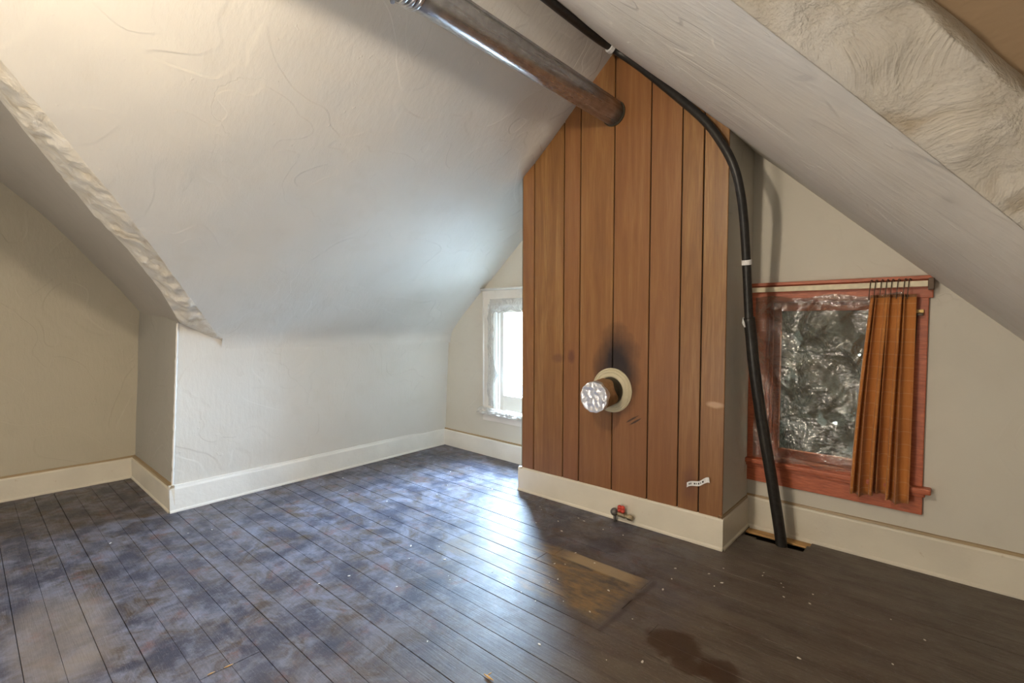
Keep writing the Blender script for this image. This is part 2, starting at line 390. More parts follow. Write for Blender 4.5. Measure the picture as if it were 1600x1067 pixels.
# floor -----------------------------------------------------------------
floor = mesh('floor', [(XW - .1, YS - .1, -.055), (XE + .1, YS - .1, -.055), (XE + .1, 3.6, -.055), (XW - .1, 3.6, -.055)], [(0, 1, 2, 3)], M_SUB, kind='structure')
seams = [.12, .226, .331, .438, .543, .648, .755, .86, .945, 1.045, 1.15, 1.242, 1.35, 1.455, 1.545, 1.66, 1.76, 1.868, 1.967, 2.067, 2.17, 2.28, 2.395, 2.515, 2.62, 2.73, 2.835, 2.94, 3.045, 3.15, 3.255, 3.36, 3.47]
y = .12
while y > YS: y -= .106; seams.insert(0, y)
random.seed(11)
def plank(x0, x1, y0, y1):
    g = random.choice((.0006, .0009, .0013, .0018)); dz = random.uniform(-.0007, .0007); dy = random.uniform(-.0008, .0008)
    bm = bmesh.new(); addbox(bm, x0 + .001, x1 - .001, y0 + g + dy, y1 - g + dy, -.02, dz, IDM, .0013)
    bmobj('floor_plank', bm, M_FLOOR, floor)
for y0, y1 in zip(seams, seams[1:]):
    ym = (y0 + y1) / 2
    x0 = XW - .05 if ym < .96 else KX(ym) - .05
    x1 = XE if ym < .9 else .6
    cuts = []
    if .53 < ym < .75: cuts = [-1.995]
    elif 2.07 < ym < 2.28: cuts = [-1.66] if ym < 2.17 else [-1.62, -1.085]
    elif 1.95 < ym < 2.07: cuts = [-1.075]
    elif ym > 3.15: cuts = [-2.1]
    elif ym > 2.83: cuts = [-2.05 + .2 * (int(ym * 10) % 3)]
    else:
        if random.random() < .25: cuts = [random.choice([-.9, -.2, .3, -3.2])]
    xs = [x0] + cuts + [x1]
    for a, b in zip(xs, xs[1:]):
        if ym > 3.15 and a < -1 < b:
            plank(a, -.915, y0, y1)
            if y0 < 3.2:
                plank(-.915, -.835, y0, y0 + .022); plank(-.585, b, y0, y1)
            else: plank(-.57, b, y0, y1)
        else: plank(a, b, y0, y1)
box('floor_batten', -.93, -.56, 3.240, 3.31, -.014, -.003, M_TAN, floor)

# walls -----------------------------------------------------------------
def wob(p, a=.006, s=2.2, o=0): return a * nz(p, s, o)
def knee_top(y): return 1.10 if y > 1.30 else interp(y, [.98, 1.263, 1.30], [1.30, 1.165, 1.12])
def f_knee(u, v):
    yb = lerp(YRET, 3.5, u); yt = lerp(.992, 3.5, u)
    y = lerp(yb, yt, v); z = lerp(-.06, knee_top(y), v)
    x = lerp(KX(yb), XK + .004 * u, v) + .05 * max(0, u - .75) * v
    return (x + wob((x, y, z)) * min(1, u * 6), y, z)
grid('wall_left', f_knee, 70, 34, M_PLASTER, kind='structure')
def f_ret(u, v):
    x = lerp(XW - .02, KX(.93), u); z = lerp(-.06, 1.375, v); y = lerp(.935, 1.005, v) - .004 * u
    xx = lerp(x, lerp(XW - .02, XK, u), v)
    return (xx, y + wob((x, 0, z), .004) * (1 - u), z)
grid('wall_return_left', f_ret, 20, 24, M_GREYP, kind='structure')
def f_west(u, v):
    y = lerp(YS - .05, 1.04, u); z = lerp(-.06, ZW(y) + .06, v)
    return (XW + wob((0, y, z), .008), y, z)
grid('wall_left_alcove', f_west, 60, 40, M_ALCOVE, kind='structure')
mesh('wall_front', [(XW - .1, YS, -.06), (XE + .1, YS, -.06), (XE + .1, YS, 3.2), (XW - .1, YS, 3.2)], [(0, 1, 2, 3)], M_PLASTER, kind='structure')
mesh('wall_right_alcove', [(XE, YS - .1, -.06), (XE, 1.3, -.06), (XE, 1.3, 3.2), (XE, YS - .1, 3.2)], [(0, 1, 2, 3)], M_ALCOVE, kind='structure')
mesh('wall_return_right', [(.40, 1.02, -.06), (XE + .1, 1.02, -.06), (XE + .1, 1.02, 1.4), (.40, 1.02, 1.4)], [(0, 1, 2, 3)], M_GREYP, kind='structure')
mesh('wall_right', [(.47, 1.0, -.06), (.47, 3.5, -.06), (.47, 3.5, 1.2), (.47, 1.0, 1.2)], [(0, 1, 2, 3)], M_PLASTER, kind='structure')

# chipped plaster bead on the outer corner of the knee wall
tube('trim_3', [(lerp(KX(.93), XK, i / 40) + .003 + .003 * nz((0, 0, i * .9), 1), lerp(.933, .99, i / 40), lerp(.15, 1.285, i / 40)) for i in range(41)], [.007 + .005 * nz((3, 0, i * .7), 1) for i in range(41)], M_TRIMW, None, 8, kind='structure')
# gable wall with the two window holes
W1 = (-3.235, -2.56, .445, 1.455); W2 = (-.845, -.165, .455, 1.435)
def gable():
    xs = sorted({-5.6, -4.1, .62, 2.4, -1.7, W1[0], W1[1], W2[0], W2[1]} | {round(-4.1 + .1 * i, 3) for i in range(48)})
    zs = sorted({-.25, -.06, 3.2, 3.6, W1[2], W1[3], W2[2], W2[3]} | {round(.1 * i, 3) for i in range(32)})
    idx = {}; v = []; f = []
    def vid(x, z):
        if (x, z) not in idx:
            idx[(x, z)] = len(v); v.append((x, Yg(x) + .004 * nz((x, 0, z), 2.0, 3), z))
        return idx[(x, z)]
    for a, b in zip(xs, xs[1:]):
        for c, d in zip(zs, zs[1:]):
            mx, mz = (a + b) / 2, (c + d) / 2
            if any(W[0] < mx < W[1] and W[2] < mz < W[3] for W in (W1, W2)): continue
            f.append((vid(a, c), vid(b, c), vid(b, d), vid(a, d)))
    mesh('wall_back', v, f, M_GABLE, kind='structure', smooth=True)
gable()

# ceilings ---------------------------------------------------------------
EZ = [1.165, 1.431, 1.697, 1.90, 2.039, 2.162, 2.256, 3.05]; EY = [1.263, .997, .729, .524, .366, .235, .127, -.58]
def f_left(u, v):
    # lower rows make the soft cove between knee wall and slope
    s = v
    if s < .12:
        k = s / .12; a = (XK - .004, 1.085); b = (XK, ZK); c = (XK + .085, ZL(XK + .085))
        p = vlerp(vlerp(a, b, k), vlerp(b, c, k), k); x, z = p
    else:
        x = lerp(XK + .085, -1.655, (s - .12) / .88); z = ZL(x)
    ye = interp(z, EZ, EY)
    if z < 1.18: ye = 1.26
    y = lerp(ye, Yg(x) + .06, u)
    if z < 1.35: x += .045 * max(0, (y - 2.7) / .7) * (1 - max(0, (z - 1.1) / .25))
    d = .010 * nz((x, y, z), 1.6, 1) + .005 * nz((x, y, z), 4.5, 2)
    # plaster turned down against the boarded chimney
    d -= .035 * math.exp(-((y - 2.80) / .10) ** 2) * math.exp(-((x + 2.25) / .28) ** 2)
    return (x + d * -.63, y, z + d * .77)
grid('ceiling_left', f_left, 90, 90, M_PLASTER, kind='structure')
def BY(z): return .563 + (1.638 - z) / .8 if z < 2.55 else lerp(-.577, -.63, (z - 2.55) / .5)
def f_right(u, v):
    x = lerp(.50, -1.635, v); z = ZRt(x)
    y = lerp(BY(z), Yg(x) + .06, u)
    d = .004 * nz((x, y, z), 1.6, 5) + .002 * nz((x, y, z), 6, 2)
    return (x + d * .69, y, z + d * .72)
grid('ceiling_right', f_right, 60, 60, M_SLOPE_R, kind='structure')
# south halves (behind the camera)
mesh('ceiling_left_front', [(-1.66, -.58, 3.05), (XK, -2.42, 1.165), (-1.66, -2.42, 3.05)], [(0, 1, 2)], M_PLASTER, kind='structure')
mesh('ceiling_right_front', [(-1.66, -.58, 3.05), (-1.1, -.68, 2.53), (.5, -2.5, 1.0), (-1.66, -2.5, 3.05)], [(0, 1, 2, 3)], M_PLASTER, kind='structure')
# west dormer ceiling, from the lower lip of the groin to the alcove wall
LP = [(-3.97, 1.29, 1.145), (-3.915, 1.0, 1.287), (-3.70, .845, 1.49), (-3.516, .652, 1.708), (-3.38, .473, 1.88), (-3.20, .312, 2.045), (-3.08, .22, 2.13), (-2.97, .139, 2.215), (-2.45, -.22, 2.60), (-1.75, -.58, 3.03)]
EP = [(-3.95, 1.275, 1.163), (-3.80, 1.13, 1.295), (-3.637, .997, 1.431), (-3.40, .80, 1.625), (-3.23, .655, 1.76), (-3.04, .49, 1.92), (-2.90, .366, 2.039), (-2.75, .235, 2.162), (-2.30, -.12, 2.54), (-1.66, -.58, 3.05)]
def path(P, t):
    k = t * (len(P) - 1); i = min(int(k), len(P) - 2); return vlerp(P[i], P[i + 1], k - i)
def f_wd(u, v):
    p = path(LP, u); q = (XW - .02, p[1], ZW(p[1]) + .01)
    r = vlerp(p, q, v); d = .008 * nz(r, 2.2, 4) * min(1, v * 5)
    if p[1] > 1.0: r = (max(r[0], -5.1), r[1], r[2])
    return (r[0], r[1] + d, r[2] + d)
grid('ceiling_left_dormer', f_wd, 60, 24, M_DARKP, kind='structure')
mesh('ceiling_left_dormer_front', [(-1.66, -.58, 3.05), (XW - .02, -.58, 3.05), (XW - .02, -2.25, 1.25), (XK, -2.42, 1.165)], [(0, 1, 2, 3)], M_DARKP, kind='structure')
# lumpy plaster lip of the west groin
def ulip(u):
    x = path(EP, u)[0]
    return .12 + .88 * (x - (XK + .085)) / (-1.655 - XK - .085) if x > XK + .085 else .06 + .06 * max(0, (x - XK)) / .085
def f_lip(u, v):
    v = v * 1.08 - .08
    a = f_left(0, ulip(u)); b = path(LP, u); p = Vector(vlerp(a, b, max(0, v)))
    out = Vector((-.15, -.72, -.68)).normalized() if False else Vector((.35, -.55, -.76)).normalized()
    fade = min(1, u * 9); s = math.sin(math.pi * v)
    s = max(0, s); h = .020 * s * fade + (.022 * nz(p, 5, 1) + .016 * nz(p, 13, 2) + .008 * nz(p, 30, 2)) * min(1, s * 2.5 + .1) * fade
    q = p + out * h
    if v < 0: q = p - out * .012 * (v / -.08) + Vector((0, .03, 0)) * (v / -.08)
    return tuple(q)
grid('trim_1', f_lip, 260, 26, M_ROUGH, kind='structure')
# east dormer: rough band then brown plaster beyond
def ZE(y): return 1.638 - .8 * (y - .563)
def f_band(u, v):
    v = v * 1.1 - .1
    z = lerp(1.06, 2.56, u); yb = BY(z); xb = XR0 + (ZR0 - z) / SR
    # across the band: down the dormer slope direction square to the groin
    w = .100 * max(0, v)
    x = xb + w * .78; y = yb - w * .42
    zz = ZE(y)
    p = (x, y, zz)
    s = math.sin(math.pi * max(0, min(1, v * 1.02)))
    d = (.014 * nz(p, 6, 7) + .008 * nz(p, 15, 2) + .003 * nz(p, 34, 3)) * max(0, min(1, v * 3)) - .008 * s
    if v > .93: d += .05 * (v - .93) / .07
    q = Vector((x, y + d * .62, zz + d * .78))
    k = max(0, 1 - v * 6)
    if k > 0: q += (Vector(f_right(0, (xb - .50) / (-1.635 - .50))) - Vector((xb, yb, ZE(yb)))) * k
    if v < 0: q += Vector((.0, .25 * -v, .06 * -v))
    return tuple(q)
grid('trim_2', f_band, 320, 46, M_ROUGH, kind='structure')
def f_ed(u, v):
    z = lerp(1.0, 2.56, u); yb = BY(z); xb = XR0 + (ZR0 - z) / SR
    x0 = xb + .094 * .78; x = lerp(x0, XE + .1, v); y = yb - .094 * .42
    p = (x, y, ZE(y)); d = .028 + .012 * nz(p, 4, 2) + .004 * nz(p, 14, 2)
    return (x, y + d * .62, ZE(y) + d * .78)
grid('ceiling_right_dormer', f_ed, 80, 40, M_BROWNP, kind='structure')
mesh('ceiling_right_dormer_front', [(-1.2, -.62, 2.64), (XE + .1, -.62, 2.64), (XE + .1, -2.6, .95), (.6, -2.6, .95)], [(0, 1, 2, 3)], M_BROWNP, kind='structure')

# unseen box added round the attic to stop sky leaking in at the joints
mesh('sky_block_shell', [(x, y, z) for x in (-5.5, 2.3) for y in (-2.7, 3.47) for z in (-.2, 3.5)], [(0, 2, 6, 4), (1, 5, 7, 3), (0, 1, 3, 2), (4, 6, 7, 5), (0, 4, 5, 1)], M_DARK, kind='structure')
# chimney breast ----------------------------------------------------------
CX0, CX1, CY = -2.44, -.945, 2.868
def ctop(x): return min(ZL(x), ZRt(x)) + .03
M_SIDE = plaster('chimney_side_plaster', (.58, .555, .49), (.48, .45, .38), dirtamt=.4)
def chim():
    bm = bmesh.new()
    pts = [(CX0 + .004, -.05), (CX1 - .004, -.05), (CX1 - .004, ctop(CX1)), (-1.665, 3.08), (CX0 + .004, ctop(CX0))]
    fr = [bm.verts.new((x, CY + .006, z)) for x, z in pts]; bk = [bm.verts.new((x, Yg(x) + .02, z)) for x, z in pts]
    bm.faces.new(fr)
    for i in range(len(pts)): bm.faces.new((fr[i], bk[i], bk[(i + 1) % 5], fr[(i + 1) % 5]))
    o = bmobj('wall_chimney', bm, M_DARK, kind='structure')
    return o
chimney = chim()
def f_cs(u, v):
    y = lerp(CY - .004, Yg(CX1) + .02, u); z = lerp(0, 2.45, v)
    return (CX1 + .002 + .003 * nz((0, y, z), 4), y, z)
grid('side_face', f_cs, 12, 40, M_SIDE, chimney)
grid('side_face', lambda u, v: (CX0 - .002, lerp(CY - .004, 3.45, u), lerp(0, 2.5, v)), 4, 20, M_GREYP, chimney)
gx = [-2.44, -2.324, -2.055, -1.918, -1.656, -1.402, -1.203, -1.075, -.934]
for a, b in zip(gx, gx[1:]):
    x0, x1 = a + .0035, b - .0035
    tops = [(x1, ctop(x1))] + ([(-1.665, 3.08)] if x0 < -1.665 < x1 else []) + [(x0, ctop(x0))]
    pts = [(x0, .175), (x1, .175)] + tops
    bm = bmesh.new()
    fr = [bm.verts.new((x, CY - .006, z)) for x, z in pts]; bk = [bm.verts.new((x, CY + .004, z)) for x, z in pts]
    bm.faces.new(fr); n = len(pts)
    for i in range(n): bm.faces.new((fr[i], bk[i], bk[(i + 1) % n], fr[(i + 1) % n]))
    bmesh.ops.recalc_face_normals(bm, faces=bm.faces)
    ed = [e for e in bm.edges if all(abs(q.co.y - (CY - .006)) < 1e-5 for q in e.verts)]
    bmesh.ops.bevel(bm, geom=ed, offset=.0025, segments=1, affect='EDGES')
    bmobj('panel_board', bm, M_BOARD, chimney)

# baseboards --------------------------------------------------------------
def baseboard(name, p0, p1, h, mat, nrm, th=.02, cap=True, shoe=True, seed=0):
    """board from p0 to p1 (wall face points), standing proud along nrm"""
    n = 24; v = []; f = []
    prof = [(-.01, 0), (th, 0), (th, h - .012), (th - .004, h - .004), (th - .010, h), (-.01, h)]
    for i in range(n + 1):
        x, y = lerp(p0[0], p1[0], i / n), lerp(p0[1], p1[1], i / n)
        for d, z in prof:
            w = .0025 * nz((x, y, z), 5, seed)
            v.append((x + nrm[0] * (d + w), y + nrm[1] * (d + w), z + w - (.01 if z == 0 else 0)))
    m = len(prof)
    for i in range(n):
        for j in range(m): f.append((i * m + j, i * m + (j + 1) % m, (i + 1) * m + (j + 1) % m, (i + 1) * m + j))
    f.append(tuple(range(m))); f.append(tuple(n * m + j for j in range(m))[::-1])
    o = mesh(name, v, f, mat, kind='structure')
    if shoe:
        v = []; f = []; pr = [(th - .004, -.01), (th + .008, -.01), (th + .007, .010), (th, .018), (th - .004, .018)]; m = 5
        for i in range(n + 1):
            x, y = lerp(p0[0], p1[0], i / n), lerp(p0[1], p1[1], i / n)
            for d, z in pr:
                w = .002 * nz((x, y, z), 8, seed + 3); v.append((x + nrm[0] * (d + w), y + nrm[1] * (d + w), z + w))
        for i in range(n):
            for j in range(m): f.append((i * m + j, i * m + (j + 1) % m, (i + 1) * m + (j + 1) % m, (i + 1) * m + j))
        mesh('shoe_strip', v, f, mat, o)
    if cap:
        v = []; f = []
        pr = [(-.01, h), (.012, h), (.009, h + .012), (-.01, h + .016)]; m = 4
        for i in range(n + 1):
            x, y = lerp(p0[0], p1[0], i / n), lerp(p0[1], p1[1], i / n)
            for d, z in pr:
                w = .002 * nz((x, y, z), 7, seed + 5); v.append((x + nrm[0] * (d + w), y + nrm[1] * (d + w), z + w))
        for i in range(n):
            for j in range(m): f.append((i * m + j, i * m + (j + 1) % m, (i + 1) * m + (j + 1) % m, (i + 1) * m + j))
        mesh('cap_bead', v, f, cap if cap is not True else mat, o)
    return o
baseboard('baseboard_left', (KX(.91), .912), (KX(3.42), 3.42), .168, M_TRIMW, (1, 0), cap=M_TRIMW)
baseboard('baseboard_left_return', (XW, .937), (KX(.93) + .02, .932), .168, M_STAIN and M_TRIM, (0, -1), cap=M_STAIN)
baseboard('baseboard_left_alcove', (XW, YS), (XW, .94), .168, M_TRIM, (1, 0), cap=M_STAIN)
baseboard('baseboard_back', (-4.02, Yg(-4.02)), (CX0, Yg(CX0)), .165, M_TRIMW, (0, -1), cap=M_STAIN, shoe=False)
baseboard('baseboard_back_right', (CX1, Yg(CX1)), (.55, Yg(.55)), .195, M_TRIM, (0, -1), cap=M_STAIN)
baseboard('baseboard_chimney', (-2.468, CY), (-.928, CY), .183, M_TRIM, (0, -1), th=.018, cap=False)
baseboard('baseboard_chimney_right', (CX1 + .001, CY - .016), (CX1 + .001, Yg(CX1)), .183, M_TRIM, (1, 0), th=.016, cap=M_STAIN)
baseboard('baseboard_chimney_left', (CX0, CY - .016), (CX0, Yg(CX0)), .183, M_STAIN, (-1, 0), th=.022, cap=False)

# ------------------------------------------------------------------ windows
def window(name, W, casings, mat, sashmat, apron, stool, head, panez, screen=False):
    o = empty(name, kind='structure')
    (x0, x1, z0, z1) = W; cl, cr = casings
    D = -.11
    # jambs (reveal lining)
    for a in ((x0 - .012, x0 + .012, D, .012, z0 - .01, z1 + .01), (x1 - .012, x1 + .012, D, .012, z0 - .01, z1 + .01), (x0, x1, D, .012, z1 - .012, z1 + .012), (x0, x1, D, .012, z0 - .02, z0 + .008)):
        box('jamb', *a, mat, o, gp)
    # casing
    box('side_casing', cl, x0, -.005, .020, stool, z1, mat, o, gp, .004)
    box('side_casing', x1, cr, -.005, .020, stool, z1, mat, o, gp, .004)
    box('head_casing', cl - head[2], cr + head[2], -.005, .024, z1 - .005, head[0], mat, o, gp, .004)
    box('head_cap', cl - head[2], cr + head[2], -.005, .038, head[0], head[1], mat, o, gp, .004)
    # stop beads
    for a in ((x0 + .012, x0 + .028, -.045, -.02, z0, z1), (x1 - .028, x1 - .012, -.045, -.02, z0, z1)):
        box('stop_bead', *a, mat, o, gp, .003)
    # sash
    s = .052; d0, d1 = -.085, -.048
    if screen:
        bm = bmesh.new(); addbox(bm, x0, x1, -.107, -.105, z0, z1, gp); bmobj('insect_screen', bm, M_SCREEN, o)
    sash = empty('sash'); sash.parent = o
    bx0, bx1 = x0 + .012, x1 - .012
    box('stile', bx0, bx0 + s, d0, d1, z0 + .008, z1 - .012, sashmat, sash, gp, .003)
    box('stile', bx1 - s, bx1, d0, d1, z0 + .008, z1 - .012, sashmat, sash, gp, .003)
    box('bottom_rail', bx0 + s, bx1 - s, d0, d1, z0 + .008, panez[0], sashmat, sash, gp, .003)
    box('top_rail', bx0 + s, bx1 - s, d0, d1, panez[1], z1 - .012, sashmat, sash, gp, .003)
    bm = bmesh.new(); addbox(bm, bx0 + s, bx1 - s, -.070, -.066, panez[0], panez[1], gp); bmobj('pane', bm, M_GLASS, sash)
    # stool and apron
    box('stool', cl - .035, cr + .035, -.05, .062, stool - .028, stool, mat, o, gp, .006)
    bm = bmesh.new(); addbox(bm, cl - .012, cr + .012, -.002, .040, stool - .050, stool - .028, gp, .006); bmobj('bed_mould', bm, mat, o)
    box('apron', cl - .002, cr + .002, -.005, .020, apron, stool - .045, mat, o, gp, .004)
    return o
win1 = window('window_1', W1, (-3.385, -2.46), M_PEEL, M_PEEL, .345, .455, (1.60, 1.625, 0.0), (.60, 1.39))
window('window_2', W2, (-.945, -.080), M_RED, M_RED, .300, .448, (1.525, 1.545, .016), (.515, 1.372), True)

tube('edge_bead', [gp(-3.378, .022, 1.595), gp(-3.379, .022, .47)], .008, M_TRIMW, win1)
# ------------------------------------------------------------------ curtain rods
rod = empty('curtain_rod', label='flat cream curtain rod across the top of the red window', cat='curtain rod')
box('rod_bar', -.928, -.085, .052, .060, 1.487, 1.517, M_ROD, rod, gp, .003)
for x in (-.925, -.088):
    box('rod_return', x - .004, x + .004, .038, .058, 1.489, 1.515, M_ROD if x < -.5 else M_HOOK, rod, gp, .001)
box('rod_bracket', -.085, -.060, .022, .064, 1.470, 1.530, M_HOOK, rod, gp, .004)
rod1 = empty('curtain_rod', label='thin white curtain rod above the bright window left of the wooden panel', cat='curtain rod')
tube('rod_bar', [gp(-3.39, .048, 1.612), gp(-2.44, .048, 1.606)], .0095, M_TRIMW, rod1)
tube('rod_return', [gp(-3.385, -.002, 1.612), gp(-3.385, .05, 1.612)], .010, M_HOOK, rod1)


# ------------------------------------------------------------------ curtain
cur = empty('curtain', label='bunched rust brown plaid curtain hanging at the right of the red window', cat='curtain')
def f_cur(u, v):
    z = lerp(1.435, .372 - .018 * math.sin(u * 9), v)
    xl = lerp(-.322, -.375, v); xr = lerp(-.148, -.152, v)
    xl -= .012 * math.sin(v * 2.4); 
    ph = u * 6.0 * 2 * math.pi + .5 * math.sin(u * 11 + 1) + .25 * v
    amp = lerp(.016, .030, v)
    s = math.sin(ph); s = math.copysign(abs(s) ** .75, s)
    x = lerp(xl, xr, u) + .010 * math.sin(ph * .5 + 1.3 + v * .6) + .012 * math.cos(ph)
    d = .082 + amp * s + .006 * math.sin(u * 5 + v * 3) + .01 * v
    return gp(x, d, z)
cl = grid('cloth', f_cur, 210, 40, M_CURT, cur)
md = cl.modifiers.new('thickness', 'SOLIDIFY'); md.thickness = .0015
grid('heading_tape', lambda u, v: (lambda p: (p[0], p[1] + .004, p[2] + .014 - .02 * v))(f_cur(u, 0)), 210, 2, simple('heading_tape', (.20, .09, .035), .8), cur)
for i, x in enumerate((-.322, -.300, -.275, -.252, -.230, -.205, -.178, -.160)):
    tube('hook', smoothpath([gp(x - .006, .066, 1.425), gp(x - .004, .070, 1.46), gp(x, .066, 1.522), gp(x + .006, .050, 1.528), gp(x + .008, .046, 1.50)], 5), .0022, M_HOOK, cur, 6)

# old roller-blind bracket on the right casing
br = empty('blind_bracket', label='small brass roller blind bracket on the right red window casing', cat='bracket')
box('plate', -.150, -.098, .020, .030, 1.352, 1.372, simple('tarnished_brass', (.50, .34, .14), .4, .7), br, gp, .003)
box('shelf', -.145, -.100, .020, .050, 1.338, 1.352, M_HOOK, br, gp, .003)
tube('cord', smoothpath([gp(-.125, .030, 1.34), gp(-.130, .028, 1.15), gp(-.140, .027, .95), gp(-.142, .027, .75)], 8), .0022, M_HOOK, br, 6)

# ------------------------------------------------------------------ plastic films
def f_film(u, v):
    x = lerp(-.905, -.185, u); z = lerp(1.455 + .01 * math.sin(u * 14), .453 + .006 * math.sin(u * 21), v)
    e = min(1, min(u, 1 - u) * 12) * min(1, min(v, 1 - v) * 12)
    # taut drapes hanging from the pinned top edge
    dr = .020 * math.sin(u * 13 + 3.5 * v) * math.exp(-v * 3.0) + .012 * math.sin(9 * u - 16 * v) * math.exp(-v * 1.2)
    w = .5 + .5 * math.tanh(4 * (noise.noise(Vector((x * 3 + z * 2.4, z * 5, 1.3)))))
    p = (x + .55 * z, z * .7 - .5 * x, 2.0)
    rid = 1 - abs(noise.noise(Vector((p[0] * 4.5, p[1] * 7, 4)))) * 2.2
    rid2 = 1 - abs(noise.noise(Vector((x * 11 + z * 5, z * 13 - x * 6, 9)))) * 2.2
    d = .034 + e * (dr * 1.3 + .015 * max(0, rid) ** 2 * (1.2 - .95 * v) + .006 * max(0, rid2) ** 2 * (1.1 - .8 * v) + .0015 * noise.noise(Vector((x * 25, z * 25, 0))))
    return gp(x, max(.026, d), z)
film = grid('plastic_film', f_film, 150, 190, M_FILM, label='crinkled clear plastic sheet stapled over the red window', cat='plastic sheet')
# torn remains at the left window
sh = empty('torn_plastic', label='torn shreds of plastic sheet round the bright window left of the panel', cat='plastic sheet')
def f_sh(u, v):
    z = lerp(1.47, .50, v); r = .045 + .05 * (.5 + .5 * noise.noise(Vector((0, 0, z * 7)))) + (.06 * math.exp(-((z - .80) / .08) ** 2)) + .10 * max(0, (z - 1.38) / .09)
    x0 = -3.30 + .02 * noise.noise(Vector((3, 0, z * 5))); x = x0 + u * (r + .02)
    return gp(x, .030 + .02 * u * (1 + noise.noise(Vector((u * 6, 3, z * 11)))) + .01 * noise.noise(Vector((x * 30, 0, z * 22))) + .010, z)
grid('side_shred', f_sh, 16, 120, M_SHRED, sh)
grid('top_shred', lambda u, v: gp(lerp(-3.28, -2.56, u), .034 + .012 * noise.noise(Vector((u * 14, v * 5, 2))), lerp(1.52, 1.40 + .03 * noise.noise(Vector((u * 9, 0, 0))), v)), 60, 10, M_SHRED, sh)
def f_sb(u, v):
    x = lerp(-3.42, -2.48, u)
    z = .470 - .055 * v + .016 * noise.noise(Vector((u * 16, v * 6, 5))); d = lerp(.030, .078, v ** .5) + .014 * noise.noise(Vector((u * 18, v * 7, 1)))
    return gp(x, d, z + .006)
grid('sill_shred', f_sb, 90, 14, M_SHRED, sh)

# ------------------------------------------------------------------ stovepipe along the ridge
PZ = 2.653; PX = -1.663; PR = .073
pipe = empty('stovepipe', label='long rusty metal stovepipe running overhead into the wooden panel', cat='pipe')
def prof_pipe(y0, y1, r0, r1, name):
    tube(name, [(PX, lerp(y0, y1, i / 12), PZ) for i in range(13)], [lerp(r0, r1, i / 12) for i in range(13)], M_GALV, pipe, 40)
prof_pipe(-.62, 1.245, PR * 1.0, PR * 1.0, 'pipe_section'); prof_pipe(1.245, CY - .004, PR, PR * .985, 'pipe_section')
for y0, dr in ((1.215, .007), (1.245, .009), (1.275, .007)):
    tube('joint_bead', [(PX, y0 - .010, PZ), (PX, y0 - .006, PZ), (PX, y0 + .006, PZ), (PX, y0 + .010, PZ)], [PR, PR + dr, PR + dr, PR], M_GALV, pipe, 40)
box('seam', PX + .045, PX + .055, 1.30, CY - .01, PZ + .046, PZ + .060, M_GALV, pipe, bev=.003)
bm = bmesh.new(); addtube(bm, [(PX - .040, 1.19, PZ - .072), (PX - .045, 1.19, PZ - .060)], .010, 10); bmobj('screw', bm, M_GALV, pipe)
def ring(name, r0, r1, y0, y1, cx, cz, mat, parent, seg=48, prof=None):
    v = []; f = []; pr = prof or [(r0, y1), (r0, y0), (r1, y0), (r1, y1)]; m = len(pr)
    for s in range(seg):
        a = 2 * math.pi * s / seg
        for r, y in pr: v.append((cx + r * math.cos(a), y, cz + r * math.sin(a)))
    for s in range(seg):
        for j in range(m): f.append((s * m + j, ((s + 1) % seg) * m + j, ((s + 1) % seg) * m + (j + 1) % m, s * m + (j + 1) % m))
    return mesh(name, v, f, mat, parent, smooth=False)
ring('wall_ring', PR - .002, PR + .008, CY - .014, CY - .004, PX, PZ, M_OLDPIPE, pipe)

# ------------------------------------------------------------------ capped flue stub
FX, FZ = -1.657, .852
flue = empty('flue_stub', label='short capped flue stub with cream collar on the wooden panel', cat='flue')
Y0 = CY - .006
ring('collar', .09, .147, 0, 0, FX, FZ, M_COLLAR, flue, 64, [(.088, Y0), (.147, Y0), (.147, Y0 - .006), (.139, Y0 - .012), (.134, Y0 - .008), (.128, Y0 - .014), (.120, Y0 - .018), (.114, Y0 - .013), (.106, Y0 - .018), (.096, Y0 - .022), (.088, Y0 - .020)])
def fl(y): return (FX, y, FZ + (y - Y0) * .10)
tube('pipe', [fl(Y0 + .02), fl(Y0 - .05), fl(Y0 - .11)], .090, M_OLDPIPE, flue, 40)
def f_card(u, v):
    a = 2 * math.pi * u; y = lerp(Y0 - .215, Y0 - .085 - .022 * math.sin(a * 2 + .6) - .012 * math.sin(a * 5), v)
    r = .0935 + .002 * math.sin(a * 7); c = fl(y); return (c[0] + r * math.cos(a), c[1], c[2] + r * math.sin(a))
grid('cardboard_sleeve', f_card, 60, 8, M_CARD, flue)
def f_cap(u, v):
    a = 2 * math.pi * u
    if v < .75:
        r = .096 * v / .75; y = Y0 - .225 - .006 * noise.noise(Vector((r * math.cos(a) * 40, 0, r * math.sin(a) * 40))) * (1 if r > .002 else 0)
    else:
        r = .097 + .0015 * math.sin(a * 13); y = Y0 - .225 + (v - .75) * .12 * (1 + .3 * math.sin(a * 6))
    c = fl(y); return (c[0] + r * math.cos(a), c[1], c[2] + r * math.sin(a))
grid('foil_cap', f_cap, 72, 24, M_FOIL, flue, smooth=False)

